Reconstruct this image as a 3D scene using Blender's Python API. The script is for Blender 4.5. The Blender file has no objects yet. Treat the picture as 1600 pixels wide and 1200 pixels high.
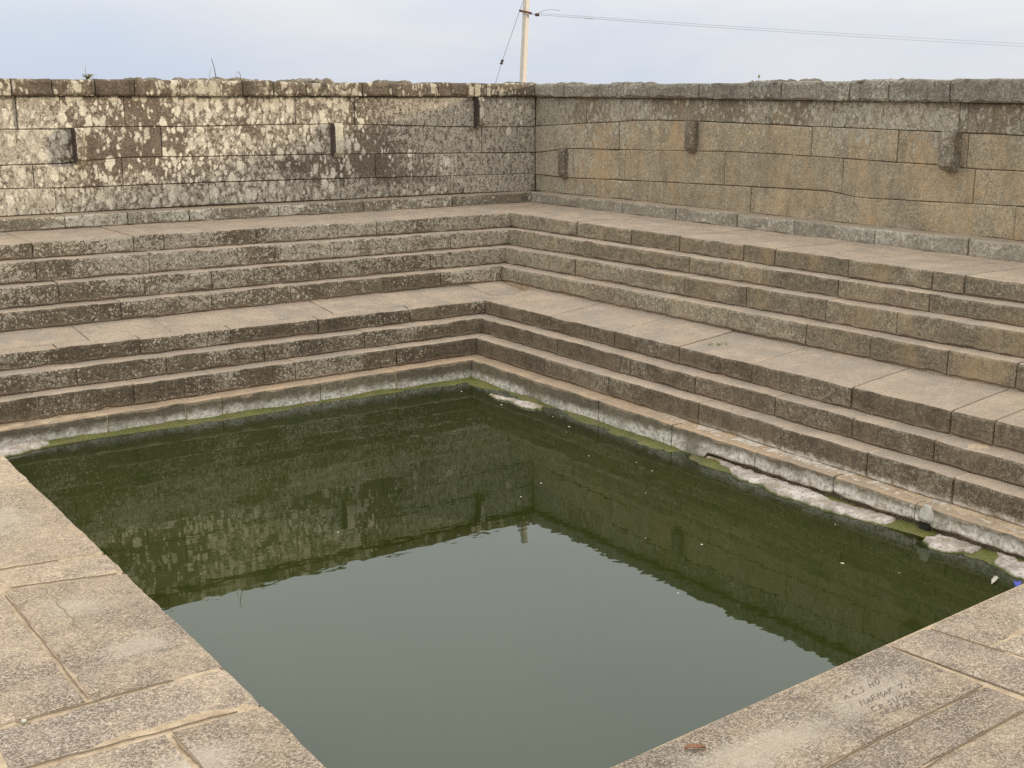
import bpy, bmesh, math, random
from mathutils import Vector, noise
random.seed(11)
R = math.radians
SC = bpy.context.scene
COL = SC.collection

# ------------------------------------------------------------------ camera
cd = bpy.data.cameras.new('camera'); cam = bpy.data.objects.new('camera', cd); COL.objects.link(cam)
cam.location = (-10.807, -14.819, 1.520)
yaw, pitch, roll = R(54.945), R(-13.212), R(-0.124)
dv = Vector((math.cos(yaw)*math.cos(pitch), math.sin(yaw)*math.cos(pitch), math.sin(pitch)))
cam.rotation_euler = dv.to_track_quat('-Z', 'Y').to_euler()
cam.rotation_euler.rotate_axis('Z', -roll)
cd.sensor_fit = 'HORIZONTAL'; cd.angle = 2*math.atan(800/1916.77)
cd.clip_end = 6000
SC.camera = cam

# ------------------------------------------------------------------ light
SUN_DIR = Vector((0.894, -0.447, 0.19)).normalized()          # towards the sun
sl = bpy.data.lights.new('sun', 'SUN'); sun = bpy.data.objects.new('sun', sl); COL.objects.link(sun)
sl.energy = 3.5; sl.angle = R(4.5); sl.color = (1.0, 0.83, 0.60)
sun.rotation_euler = SUN_DIR.to_track_quat('Z', 'Y').to_euler()
sun.location = (20, -10, 12)
SC.view_settings.view_transform = 'Standard'; SC.view_settings.look = 'None'
SC.view_settings.gamma = 1.0; SC.view_settings.use_curve_mapping = False
SC.view_settings.exposure = 0.12
SC.cycles.use_denoising = False

W = bpy.data.worlds.new('World'); SC.world = W; W.use_nodes = True
wn = W.node_tree; wn.nodes.clear()

# ------------------------------------------------------------------ node helper
class NT:
    def __init__(s, nt): s.nt = nt; s.L = nt.links
    def n(s, t, **k):
        x = s.nt.nodes.new(t)
        for a, b in k.items(): setattr(x, a, b)
        return x
    def put(s, sock, v):
        if hasattr(v, 'is_output'): s.L.new(v, sock)
        elif v is not None:
            if isinstance(v, (tuple, list)) and len(v) == 3 and sock.type == 'RGBA': v = (*v, 1)
            sock.default_value = v
    def m(s, op, a, b=None, c=None, clamp=False):
        x = s.n('ShaderNodeMath', operation=op); x.use_clamp = clamp
        for i, v in enumerate((a, b, c)): s.put(x.inputs[i], v)
        return x.outputs[0]
    def vm(s, op, a, b=None):
        x = s.n('ShaderNodeVectorMath', operation=op); s.put(x.inputs[0], a); s.put(x.inputs[1], b)
        return x.outputs[0]
    def mul(s, v, k): return s.vm('MULTIPLY', v, k)
    def noise(s, vec, scale, det=4, rough=.6, dist=0):
        x = s.n('ShaderNodeTexNoise'); s.put(x.inputs['Vector'], vec); x.inputs['Scale'].default_value = scale
        x.inputs['Detail'].default_value = det; x.inputs['Roughness'].default_value = rough; x.inputs['Distortion'].default_value = dist
        return x.outputs[0]
    def noisec(s, vec, scale, det=2):
        x = s.n('ShaderNodeTexNoise'); s.put(x.inputs['Vector'], vec); x.inputs['Scale'].default_value = scale; x.inputs['Detail'].default_value = det
        return x.outputs[1]
    def vor(s, vec, scale):
        x = s.n('ShaderNodeTexVoronoi'); s.put(x.inputs['Vector'], vec); x.inputs['Scale'].default_value = scale
        return x.outputs['Distance'], x.outputs['Color']
    def ss(s, v, a, b, lo=0., hi=1.):
        x = s.n('ShaderNodeMapRange', interpolation_type='SMOOTHSTEP'); s.put(x.inputs[0], v)
        for i, q in enumerate((a, b, lo, hi)): s.put(x.inputs[i+1], q)
        return x.outputs[0]
    def mix(s, f, a, b, mode='MIX'):
        x = s.n('ShaderNodeMix', data_type='RGBA', blend_type=mode); s.put(x.inputs[0], f); s.put(x.inputs[6], a); s.put(x.inputs[7], b)
        return x.outputs[2]
    def xyz(s, v):
        x = s.n('ShaderNodeSeparateXYZ'); s.put(x.inputs[0], v); return x.outputs
    def comb(s, a, b, c):
        x = s.n('ShaderNodeCombineXYZ')
        for i, v in enumerate((a, b, c)): s.put(x.inputs[i], v)
        return x.outputs[0]
    def geo(s):
        x = s.n('ShaderNodeNewGeometry'); return x.outputs['Position'], x.outputs['True Normal']
    def rnd(s): return s.n('ShaderNodeObjectInfo').outputs['Random']

# sky: physical sky under a thin pale veil of high cloud, brighter towards the zenith
w = NT(wn)
d = w.n('ShaderNodeTexCoord').outputs['Generated']
dx, dy, dz = w.xyz(d)
sky = w.n('ShaderNodeTexSky', sky_type='NISHITA', sun_disc=False)
sky.sun_elevation = math.asin(SUN_DIR.z); sky.sun_rotation = math.atan2(SUN_DIR.x, SUN_DIR.y)
sky.dust_density = 3.0; sky.air_density = 1.2
up = w.m('MAXIMUM', dz, 0.0)
lum = w.ss(up, 0.0, 0.60, 7.8, 19.0)
tint = w.mix(w.ss(up, 0.0, .45), (0.955, 0.985, 1.045), (0.975, 1.0, 1.025))
veil = w.vm('MULTIPLY', tint, w.comb(lum, lum, lum))
cl = w.noise(w.mul(d, (3.0, 3.0, 11.0)), 1.0, 5, .55, .4)
cl2 = w.noise(w.mul(d, (1.2, 1.2, 4.0)), 1.0, 2, .5)
side = w.m('ADD', w.m('MULTIPLY', dx, .8186), w.m('MULTIPLY', dy, -.5745))          # the veil thins towards the north-west
bank = w.ss(w.m('ADD', w.m('ADD', w.m('MULTIPLY', cl, .55), w.m('MULTIPLY', cl2, .35)), w.m('ADD', w.m('MULTIPLY', side, .22), w.m('MULTIPLY', up, .9))), .36, .66)
veil = w.mix(bank, w.mul(veil, (.83, .90, 1.0)), w.mul(veil, (1.05, 1.035, 1.01)))
col = w.mix(0.9, sky.outputs[0], veil)
bg = w.n('ShaderNodeBackground'); w.put(bg.inputs[0], col); bg.inputs[1].default_value = 0.1
w.L.new(bg.outputs[0], w.n('ShaderNodeOutputWorld').inputs[0])

# ------------------------------------------------------------------ materials
def newmat(name):
    m = bpy.data.materials.new(name); m.use_nodes = True; m.node_tree.nodes.clear()
    return m, NT(m.node_tree)
def finish(t, col, rough=.9, bump=None, dist=.01, strength=.8, spec=.25):
    b = t.n('ShaderNodeBsdfPrincipled'); t.put(b.inputs['Base Color'], col); t.put(b.inputs['Roughness'], rough)
    b.inputs['Specular IOR Level'].default_value = spec
    if bump is not None:
        k = t.n('ShaderNodeBump'); k.inputs['Strength'].default_value = strength; k.inputs['Distance'].default_value = dist
        t.put(k.inputs['Height'], bump); t.L.new(k.outputs[0], b.inputs['Normal'])
    t.L.new(b.outputs[0], t.n('ShaderNodeOutputMaterial').inputs[0])

def plain(name, col, rough=.8, var=.3, scale=20, spec=.3, metal=0):
    m, t = newmat(name); p, nrm = t.geo()
    f = t.noise(p, scale, 5, .65)
    finish(t, t.mix(f, tuple(c*(1-var) for c in col), tuple(c*(1+var) for c in col)), rough, f, .004, .5, spec)
    return m

def spots(t, p, scale, cover, soft=.10, fine=None):
    """round crusts: a threshold on the cell distance, different in each cell"""
    dd, cc = t.vor(p, scale)
    r = t.xyz(cc)[0]
    rad = t.m('MULTIPLY', t.m('MULTIPLY', t.m('SUBTRACT', r, t.m('SUBTRACT', 1.0, cover)), 1.0, clamp=True), .85)
    rad = t.m('MINIMUM', rad, .46)
    if fine is not None: dd = t.m('ADD', dd, t.m('MULTIPLY', t.m('SUBTRACT', fine, .5), .35))
    return t.m('MULTIPLY', t.m('DIVIDE', t.m('SUBTRACT', rad, dd), soft, clamp=True), t.ss(t.xyz(cc)[1], 0, .8, .72, 1))

def stone(name, dark, mid, lich, cover=(.5, .5), mott=.5, s1=7, s2=17, top=None, streak=.4, drip=1.0, tintvar=.3, orange=None,
          corner=None, low=None, high=None, fuzz=None, crust=None, bumpd=.012, speck=.5, topedge=.62):
    m, t = newmat(name); p, nrm = t.geo(); rnd = t.rnd()
    px, py, pz = t.xyz(p)
    wob = t.vm('SUBTRACT', t.noisec(p, 9, 3), (.5, .5, .5))
    pw = t.vm('ADD', p, t.mul(wob, (.09, .09, .09)))
    off = t.vm('ADD', p, t.comb(t.m('MULTIPLY', rnd, 31), t.m('MULTIPLY', rnd, 17), t.m('MULTIPLY', rnd, 5)))
    big = t.noise(off, 1.3, 5, .62); big2 = t.noise(p, .55, 3, .55)
    fine = t.noise(p, 34, 7, .78); grit = t.noise(p, 75, 4, .75); mid1 = t.noise(pw, 9, 7, .74)
    # body of the stone
    pat = t.noise(p, 3.7, 5, .68)
    f = t.ss(t.m('ADD', t.m('ADD', t.m('MULTIPLY', big, .35), t.m('MULTIPLY', pat, .35)), t.m('MULTIPLY', mid1, .35)), .38, .66)
    c = t.mix(f, dark, mid)
    c = t.mix(t.m('MULTIPLY', t.ss(fine, .40, .64, 1, 0), .8*speck), c, tuple(x*.40 for x in dark))
    c = t.mix(t.m('MULTIPLY', t.ss(grit, .52, .66), .65*speck), c, tuple(min(1, x*1.75) for x in mid))
    if orange:
        rust = t.ss(t.m('ADD', t.m('MULTIPLY', t.noise(t.mul(p, (2.2, 2.2, .9)), 1.0, 5, .65), .7), t.m('MULTIPLY', mid1, .3)), .45, .68)
        c = t.mix(t.m('MULTIPLY', rust, .7), c, orange)
    # vertical washing
    st = t.noise(t.mul(pw, (7, 7, .7)), 1.0, 5, .7)
    c = t.mix(t.m('MULTIPLY', t.ss(st, .47, .68), streak), c, tuple(x*.6 for x in dark))
    # crusts of lichen
    cov = t.ss(t.m('ADD', t.m('ADD', t.m('MULTIPLY', big2, .5), t.m('MULTIPLY', t.noise(p, 1.7, 4, .6), .5)), t.m('MULTIPLY', t.m('SUBTRACT', rnd, .5), .035)), .33, .64)
    if corner is not None: cov = t.m('MULTIPLY', cov, corner(t, px, py, pz))
    if high is not None: cov = t.m('ADD', cov, high(t, px, py, pz), clamp=True)
    pd = t.mul(pw, (1, 1, drip)); q = t.noise(p, 26, 5, .7)
    a1 = spots(t, pd, s1, t.m('MULTIPLY', cov, cover[0]*2), .11, q)
    a2 = spots(t, pd, s2, t.m('MULTIPLY', cov, cover[1]*2), .14, q)
    mn = t.m('ADD', t.m('MULTIPLY', t.noise(t.mul(pw, (1, 1, drip)), 20, 7, .8), .65), t.m('MULTIPLY', grit, .35))
    mo = t.ss(t.m('ADD', mn, t.m('MULTIPLY', t.m('SUBTRACT', cov, .5), .20)), .62-.16*mott, .69-.12*mott)
    if fuzz is not None:
        mo = t.m('MAXIMUM', mo, t.ss(t.m('ADD', mn, t.m('MULTIPLY', t.m('SUBTRACT', fuzz(t, px, py, pz), .5), .30)), .53, .60))
    mo = t.m('MULTIPLY', mo, min(1, .25+mott))
    li = t.m('MAXIMUM', t.m('MAXIMUM', a1, a2), mo)
    lc = t.mix(t.ss(fine, .3, .7), tuple(x*.62 for x in lich), tuple(x*1.15 for x in lich))
    lc = t.mix(t.ss(grit, .35, .5), tuple(x*.55 for x in lich), lc)
    c = t.mix(t.m('MULTIPLY', li, .90), c, lc)
    if low is not None:
        lf, lcol = low(t, px, py, pz, q, mid1); c = t.mix(lf, c, lcol)
    tv = t.ss(rnd, 0, 1, 1-tintvar, 1+tintvar*.8)
    c = t.vm('MULTIPLY', c, t.comb(tv, tv, tv))
    if top:
        nz = t.xyz(nrm)[2]
        tf = t.ss(t.m('ADD', nz, t.m('MULTIPLY', t.m('SUBTRACT', mid1, .5), .7)), topedge-.22, topedge+.12)
        tb = t.noise(off, 2.1, 6, .7)
        tc = t.mix(t.ss(tb, .3, .7), tuple(x*.78 for x in top), tuple(x*1.10 for x in top))
        tc = t.mix(t.ss(fine, .36, .60, .48, 0), tc, tuple(x*.50 for x in top))
        tc = t.mix(t.ss(grit, .55, .68, 0, .38), tc, tuple(min(1, x*1.45) for x in top))
        tc = t.mix(t.m('MULTIPLY', t.ss(t.noise(p, 3.1, 6, .72), .44, .62), .85), tc, (top[0]*.66, top[1]*.71, top[2]*.76))
        tc = t.mix(t.m('MULTIPLY', t.ss(mid1, .56, .72), .6), tc, (top[0]*.62, top[1]*.66, top[2]*.68))
        tf = t.m('MULTIPLY', tf, t.ss(q, .30, .44, .55, 1))
        tc = t.mix(t.m('MULTIPLY', t.ss(t.noise(off, .9, 5, .65), .46, .66), .45), tc, (top[0]*.70, top[1]*.74, top[2]*.80))
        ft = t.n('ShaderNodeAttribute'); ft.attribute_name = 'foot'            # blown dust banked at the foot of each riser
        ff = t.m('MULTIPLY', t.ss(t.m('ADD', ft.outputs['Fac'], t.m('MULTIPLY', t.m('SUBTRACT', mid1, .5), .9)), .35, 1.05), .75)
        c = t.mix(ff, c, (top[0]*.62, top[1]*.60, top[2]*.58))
        c = t.mix(tf, c, tc)
    if crust is not None:
        c = t.mix(crust(t, px, py, pz, q, mid1), c, t.mix(t.ss(q, .35, .62), (.40, .35, .28), (.74, .68, .59)))
    h = t.m('ADD', t.m('MULTIPLY', fine, .5), t.m('ADD', t.m('MULTIPLY', mid1, .8), t.m('MULTIPLY', li, .12)))
    finish(t, c, .92, h, bumpd, .9, .15)
    return m

def near_corner(ax, lo, hi, a=1.0, b=.0):
    return lambda t, x, y, z: t.ss((x, y)[ax], lo, hi, a, b)

M = {}
def wl_high(t, x, y, z):          # the thickly crusted stretches of the lit wall
    a = t.m('MULTIPLY', t.ss(x, -6.9, -6.4, .62, 0), t.ss(z, 1.05, 1.2, 1, .25))
    b_ = t.m('MULTIPLY', t.ss(t.m('ABSOLUTE', t.m('ADD', x, 3.6)), .3, 1.1, .55, 0), t.ss(z, .45, .9))
    return t.m('MAXIMUM', t.m('MAXIMUM', a, b_), .10)
def wl_fuzz(t, x, y, z):
    lowz = t.ss(t.m('ADD', z, t.m('MULTIPLY', t.m('SUBTRACT', t.noise(t.comb(x, y, z), 1.1, 3, .6), .5), .9)), .35, .80, .74, .0)
    return t.m('MAXIMUM', t.m('MAXIMUM', lowz, t.ss(t.m('ADD', x, t.m('MULTIPLY', z, .8)), -3.4, -.9, 0, .80)), t.ss(x, -6.9, -6.5, .8, 0))
M['wall_lit'] = stone('lichen_wall_stone', (.122, .094, .071), (.235, .190, .142), (.72, .66, .53), (.78, .85), .33, 8.5, 18, drip=.6, streak=.5, tintvar=.08, speck=.9, high=wl_high, fuzz=wl_fuzz,
    corner=lambda t, x, y, z: t.ss(x, -4.4, -2.2, 1, .45))
M['boss_lit'] = stone('crusted_lug_stone', (.16, .125, .09), (.25, .20, .15), (.64, .58, .45), (.9, .9), .75, 9, 20, drip=.6, streak=.3, tintvar=.05)
M['lug_grey'] = stone('grey_lug_stone', (.15, .125, .09), (.27, .228, .165), (.40, .365, .285), (.3, .5), .45, 10, 24, streak=.5, tintvar=.08, speck=.8)
M['lug_shade'] = stone('bare_lug_shade', (.075, .056, .047), (.115, .088, .072), (.2, .17, .13), (.1, .1), .1, 9, 20, streak=.3, tintvar=.05)  # dark tone carries the shade of the lugs' sunless side
M['plinth_lit'] = stone('crusted_plinth_stone', (.15, .125, .092), (.29, .25, .185), (.58, .54, .43), (.7, .8), .72, 11, 24, streak=.25, tintvar=.08, top=(.38, .30, .21), speck=.8)
M['coping_lit'] = stone('coping_stone_brown', (.105, .080, .058), (.20, .16, .115), (.56, .51, .39), (.85, .85), .42, 8, 20, drip=.45, streak=.8, tintvar=.10, speck=.8)
rc = lambda t, x, y, z: t.m('ADD', t.ss(y, -3.8, -.5, .22, 1.0), t.ss(z, .75, 1.25, 0, .75), clamp=True)
M['wall_tan'] = stone('tan_wall_stone', (.262, .217, .148), (.490, .408, .282), (.50, .46, .36), (.50, .66), .44, 12, 26, drip=.75, streak=.34, tintvar=.06,
                      orange=(.47, .315, .165), corner=rc, speck=.75, fuzz=lambda t, x, y, z: t.ss(t.m('ADD', y, t.m('MULTIPLY', t.m('SUBTRACT', t.noise(t.comb(x, y, z), 1.5, 3, .6), .5), 1.6)), -1.7, -.5, .12, .80))
M['wall_tan_top'] = stone('streaked_wall_stone', (.17, .142, .102), (.35, .292, .205), (.50, .46, .36), (.55, .8), .46, 12, 24, drip=.6, streak=.6, tintvar=.06, orange=(.27, .19, .11), speck=.8, high=lambda t, x, y, z: t.ss(y, -6.6, -7.4, .18, .5),
                         fuzz=lambda t, x, y, z: t.ss(y, -1.9, -.5, .30, .80))
M['coping_grey'] = stone('coping_stone_grey', (.20, .176, .138), (.36, .325, .255), (.55, .515, .42), (.18, .45), .44, 12, 26, streak=.45, tintvar=.10, speck=.9)
M['plinth_grey'] = stone('plinth_stone', (.25, .218, .165), (.41, .368, .285), (.56, .52, .42), (.35, .5), .58, 12, 26, streak=.25, tintvar=.08, top=(.38, .30, .21), speck=.7)
TOP = (.415, .324, .234)
up_l = lambda t, x, y, z: t.m('MULTIPLY', t.ss(x, -6.2, -2.0, .22, .60), t.ss(z, -.9, -.1, .5, 1))
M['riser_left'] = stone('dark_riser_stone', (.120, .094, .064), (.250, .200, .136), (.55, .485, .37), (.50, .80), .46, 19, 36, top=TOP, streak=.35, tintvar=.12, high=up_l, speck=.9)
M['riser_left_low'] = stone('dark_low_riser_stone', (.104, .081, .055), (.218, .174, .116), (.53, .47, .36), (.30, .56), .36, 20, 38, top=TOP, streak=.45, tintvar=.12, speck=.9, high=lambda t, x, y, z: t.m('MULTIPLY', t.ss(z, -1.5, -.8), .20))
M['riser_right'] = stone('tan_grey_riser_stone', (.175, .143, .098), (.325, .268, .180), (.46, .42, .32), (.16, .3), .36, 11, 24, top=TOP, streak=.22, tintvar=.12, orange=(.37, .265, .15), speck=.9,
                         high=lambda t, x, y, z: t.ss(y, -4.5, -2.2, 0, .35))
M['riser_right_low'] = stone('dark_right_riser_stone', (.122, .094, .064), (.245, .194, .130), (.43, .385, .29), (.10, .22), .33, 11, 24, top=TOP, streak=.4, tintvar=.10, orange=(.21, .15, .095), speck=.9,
                         crust=lambda t, x, y, z, q, m1: t.m('MULTIPLY', t.ss(t.m('ADD', z, t.m('ADD', t.m('MULTIPLY', t.m('SUBTRACT', m1, .5), .20), t.m('MULTIPLY', t.m('SUBTRACT', q, .5), .12))), -1.44, -1.385, .85, 0), t.ss(y, -7.6, -6.4, 1, 0)))
def salt(t, x, y, z, q, mid1):
    a = t.m('ADD', z, t.m('MULTIPLY', t.m('SUBTRACT', mid1, .5), .22))
    a = t.m('ADD', a, t.m('MULTIPLY', t.m('SUBTRACT', q, .5), .12))
    a = t.m('SUBTRACT', a, t.ss(y, -7.8, -5.0, .065, 0))
    f = t.ss(a, -1.600, -1.52, .85, 0)
    f = t.m('MULTIPLY', f, t.ss(t.noise(t.comb(x, y, 0), 1.6, 3, .6), .30, .50, .25, 1))
    return f, t.mix(t.ss(q, .35, .62), (.33, .29, .23), (.76, .71, .62))
M['riser_water'] = stone('salt_stained_stone', (.115, .095, .064), (.215, .178, .12), (.30, .28, .2), (.1, .2), .3, 12, 26, top=(.43, .31, .20), streak=.45, tintvar=.12, low=salt, topedge=.55,
    crust=lambda t, x, y, z, q, m1: t.m('MULTIPLY', t.m('MULTIPLY', t.ss(t.m('ADD', x, t.m('ADD', t.m('MULTIPLY', t.m('SUBTRACT', m1, .5), .35), t.m('MULTIPLY', t.m('SUBTRACT', q, .5), .2))), -3.21, -3.14, 0, .75), t.ss(y, -7.4, -5.8, 1, 0)), t.ss(z, -1.50, -1.47)))

def mortar():
    m, t = newmat('tan_mortar'); p, nrm = t.geo()
    a = t.noise(p, 7, 6, .7); b = t.noise(p, 40, 5, .7)
    c = t.mix(t.ss(a, .32, .68), (.36, .265, .165), (.56, .435, .29))
    c = t.mix(t.ss(b, .54, .72), c, (.20, .145, .095))
    finish(t, c, .95, t.m('ADD', a, t.m('MULTIPLY', b, .5)), .02, 1.0, .1)
    return m
M['mortar'] = mortar()
M['joint_dark'] = plain('dark_joint_fill', (.13, .095, .06), .95, .5, 12, .1)

def granite():
    m, t = newmat('pitted_pavement_granite'); p, nrm = t.geo(); rnd = t.rnd(); x, y, z = t.xyz(p)
    off = t.vm('ADD', p, t.comb(t.m('MULTIPLY', rnd, 23), t.m('MULTIPLY', rnd, 41), 0))
    wob = t.vm('SUBTRACT', t.noisec(p, 14, 3), (.5, .5, .5)); pw = t.vm('ADD', p, t.mul(wob, (.05, .05, .05)))
    big = t.noise(off, 1.5, 4, .6); mid1 = t.noise(off, 5, 5, .65)
    pit = t.noise(t.mul(pw, (1, 1.3, 1)), 54, 5, .75); pit2 = t.noise(pw, 105, 3, .65); fl = t.noise(p, 24, 5, .75)
    worn = None                                      # patches trodden smooth, where they are on these stones
    for cx_, cy_, rx_, ry_ in ((-8.965, -7.59, .20, .17), (-8.86, -8.32, .22, .15), (-9.05, -5.55, .26, .55), (-5.86, -11.09, .36, .15), (-6.78, -11.15, .55, .15), (-3.9, -10.85, .30, .12), (-9.02, -9.75, .2, .2), (-10.0, -7.9, .3, .5)):
        ln = t.n('ShaderNodeVectorMath', operation='LENGTH'); t.put(ln.inputs[0], t.vm('MULTIPLY', t.vm('SUBTRACT', p, (cx_, cy_, -1.52)), (1/rx_, 1/ry_, 0)))
        v_ = t.ss(t.m('ADD', t.m('ADD', ln.outputs['Value'], t.m('MULTIPLY', t.m('SUBTRACT', mid1, .5), 1.7)), t.m('MULTIPLY', t.m('SUBTRACT', pit, .5), 1.6)), .45, 1.5, 1, 0)
        worn = v_ if worn is None else t.m('MAXIMUM', worn, v_)
    tan = t.ss(t.m('ADD', t.m('ADD', t.m('MULTIPLY', big, .6), t.m('MULTIPLY', mid1, .4)), t.ss(y, -9.3, -6.2, .0, .17)), .42, .66)
    base = t.mix(t.ss(rnd, 0, 1), (.44, .355, .27), (.50, .40, .295))
    c = t.mix(t.m('MULTIPLY', tan, .75), base, (.60, .46, .31))
    c = t.mix(t.ss(fl, .3, .7), t.mul(c, (.76, .75, .74)), t.mul(c, (1.12, 1.12, 1.12)))
    sm = t.m('MAXIMUM', t.m('MULTIPLY', worn, .85), t.m('MULTIPLY', tan, .50))
    k = t.m('MULTIPLY', t.ss(pit, .49, .62), t.m('MULTIPLY', t.ss(t.noise(p, 2.3, 5, .7), .36, .62, .35, 1), t.m('SUBTRACT', .62, t.m('MULTIPLY', sm, .56))))
    k2 = t.m('MULTIPLY', t.ss(pit2, .52, .64), t.m('SUBTRACT', .60, t.m('MULTIPLY', sm, .45)))
    c = t.mix(k, c, (.140, .108, .082)); c = t.mix(k2, c, (.165, .13, .10))
    c = t.mix(t.m('MULTIPLY', worn, .38), c, (.50, .445, .355))
    stain = t.ss(t.noise(off, 1.1, 6, .68), .54, .70); c = t.mix(t.m('MULTIPLY', stain, .45), c, (.23, .185, .14))
    tv = t.ss(t.m('FRACT', t.m('MULTIPLY', rnd, 7.3)), 0, 1, .80, 1.06); c = t.vm('MULTIPLY', c, t.comb(tv, tv, tv))
    h = t.m('ADD', t.m('MULTIPLY', k, -1.0), t.m('ADD', t.m('MULTIPLY', k2, -.5), t.m('MULTIPLY', fl, .8)))
    finish(t, c, .85, h, .010, 1.0, .2)
    return m
M['granite'] = granite()

def silt():
    m, t = newmat('dried_silt'); p, nrm = t.geo(); a = t.noise(p, 6, 6, .7); b = t.noise(p, 30, 6, .75); x, y, z = t.xyz(p)
    c = t.mix(t.ss(a, .34, .64), (.30, .255, .205), (.62, .55, .475)); c = t.mix(t.ss(b, .48, .64), c, (.25, .205, .16))
    c = t.mix(t.ss(t.noise(p, 2.7, 5, .7), .52, .66), c, (.32, .25, .16))
    al = t.mix(t.ss(a, .3, .7), (.060, .066, .012), (.14, .125, .028)); al = t.mix(t.ss(b, .48, .66), al, (.075, .11, .012))
    w_ = t.ss(t.m('ADD', z, t.m('ADD', t.m('MULTIPLY', t.m('SUBTRACT', a, .5), .045), t.m('MULTIPLY', t.m('SUBTRACT', b, .5), .03))), -1.645, -1.628)   # slime up to the wet line
    c = t.mix(w_, al, c)
    finish(t, c, t.ss(w_, 0, 1, .5, .9), t.m('ADD', a, b), .02, 1.0, .25); return m
M['silt'] = silt()
def algae():
    m, t = newmat('wet_algae'); p, nrm = t.geo(); a = t.noise(p, 4, 6, .72); b = t.noise(p, 25, 6, .75)
    c = t.mix(t.ss(a, .3, .7), (.075, .080, .014), (.16, .145, .030)); c = t.mix(t.ss(b, .48, .66), c, (.085, .125, .014))
    c = t.mix(t.ss(t.noise(p, 2.2, 4, .6), .52, .68), c, (.15, .11, .05))
    finish(t, c, .55, t.m('ADD', a, b), .02, 1, .4); return m
M['algae'] = algae()
M['mud'] = plain('basin_mud', (.045, .043, .02), .9, .4, 3)
M['earth'] = plain('dry_earth', (.26, .20, .13), .95, .35, 1.5)
M['rubble'] = stone('top_rubble', (.17, .14, .10), (.30, .26, .19), (.50, .46, .36), (.4, .5), .5, 12, 26)
M['concrete'] = plain('pole_concrete', (.47, .43, .37), .85, .22, 9)
M['rust'] = plain('rusty_steel', (.13, .055, .035), .7, .4, 30)
M['porcelain'] = plain('brown_porcelain', (.05, .028, .022), .35, .3, 20, .5)
M['wire'] = plain('grey_wire', (.16, .16, .17), .5, .2, 20, .5)
M['dry'] = plain('dry_stalk', (.30, .25, .15), .8, .4, 30)
M['darkstalk'] = plain('dark_stalk', (.09, .06, .045), .8, .4, 30)
M['grass'] = plain('green_blades', (.13, .17, .05), .8, .4, 30)
M['weed'] = plain('dusty_weed', (.16, .155, .07), .8, .4, 30)
M['ink'] = plain('scratched_line', (.135, .105, .080), .8, .5, 60)
M['crack'] = plain('crack_shadow_fill', (.21, .155, .105), .95, .5, 30)
M['fleck'] = plain('pale_fleck', (.55, .53, .44), .7, .25, 40)
M['leaf'] = plain('rust_leaf', (.24, .115, .06), .7, .3, 60)
M['blue'] = plain('blue_plastic', (.05, .07, .38), .4, .2, 40, .5)
M['plaster'] = plain('grey_plaster', (.40, .37, .30), .9, .55, 24)
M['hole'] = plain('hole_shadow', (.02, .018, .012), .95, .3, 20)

def water():
    m, t = newmat('murky_green_water'); p, nrm = t.geo(); x, y, z = t.xyz(p)
    edge = t.m('MINIMUM', t.m('SUBTRACT', -3.303, x), t.m('SUBTRACT', -3.303, y))
    edge = t.m('ADD', edge, t.m('MULTIPLY', t.m('SUBTRACT', t.noise(p, 2.6, 4, .6), .5), .35))
    depth = t.ss(edge, .05, .75)                                  # the shelf falls away from the bottom step
    tur = t.noise(p, .35, 3, .5)
    body = t.n('ShaderNodeBsdfDiffuse'); t.put(body.inputs[0], t.mix(t.ss(tur, .3, .7), (.016, .0215, .0032), (.023, .029, .0050)))
    clear = t.n('ShaderNodeBsdfTransparent'); clear.inputs[0].default_value = (.46, .52, .17, 1)
    under = t.n('ShaderNodeMixShader'); t.put(under.inputs[0], t.ss(depth, 0, 1, .12, 1.0)); t.L.new(clear.outputs[0], under.inputs[1]); t.L.new(body.outputs[0], under.inputs[2])
    rip = t.n('ShaderNodeBump'); rip.inputs['Strength'].default_value = .4; rip.inputs['Distance'].default_value = .0013
    hgt = t.m('ADD', t.noise(t.mul(p, (1, 1.6, 1)), 4.2, 2, .5), t.m('MULTIPLY', t.noise(p, 1.1, 2, .5), 1.3))
    t.put(rip.inputs['Height'], hgt)
    gl = t.n('ShaderNodeBsdfGlossy'); gl.inputs['Roughness'].default_value = 0.014; t.L.new(rip.outputs[0], gl.inputs['Normal'])
    gl.inputs['Color'].default_value = (.92, .97, .95, 1)
    fr = t.n('ShaderNodeFresnel'); fr.inputs[0].default_value = 1.47
    mx = t.n('ShaderNodeMixShader'); t.L.new(fr.outputs[0], mx.inputs[0]); t.L.new(under.outputs[0], mx.inputs[1]); t.L.new(gl.outputs[0], mx.inputs[2])
    t.L.new(mx.outputs[0], t.n('ShaderNodeOutputMaterial').inputs[0])
    return m
M['water'] = water()

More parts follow.
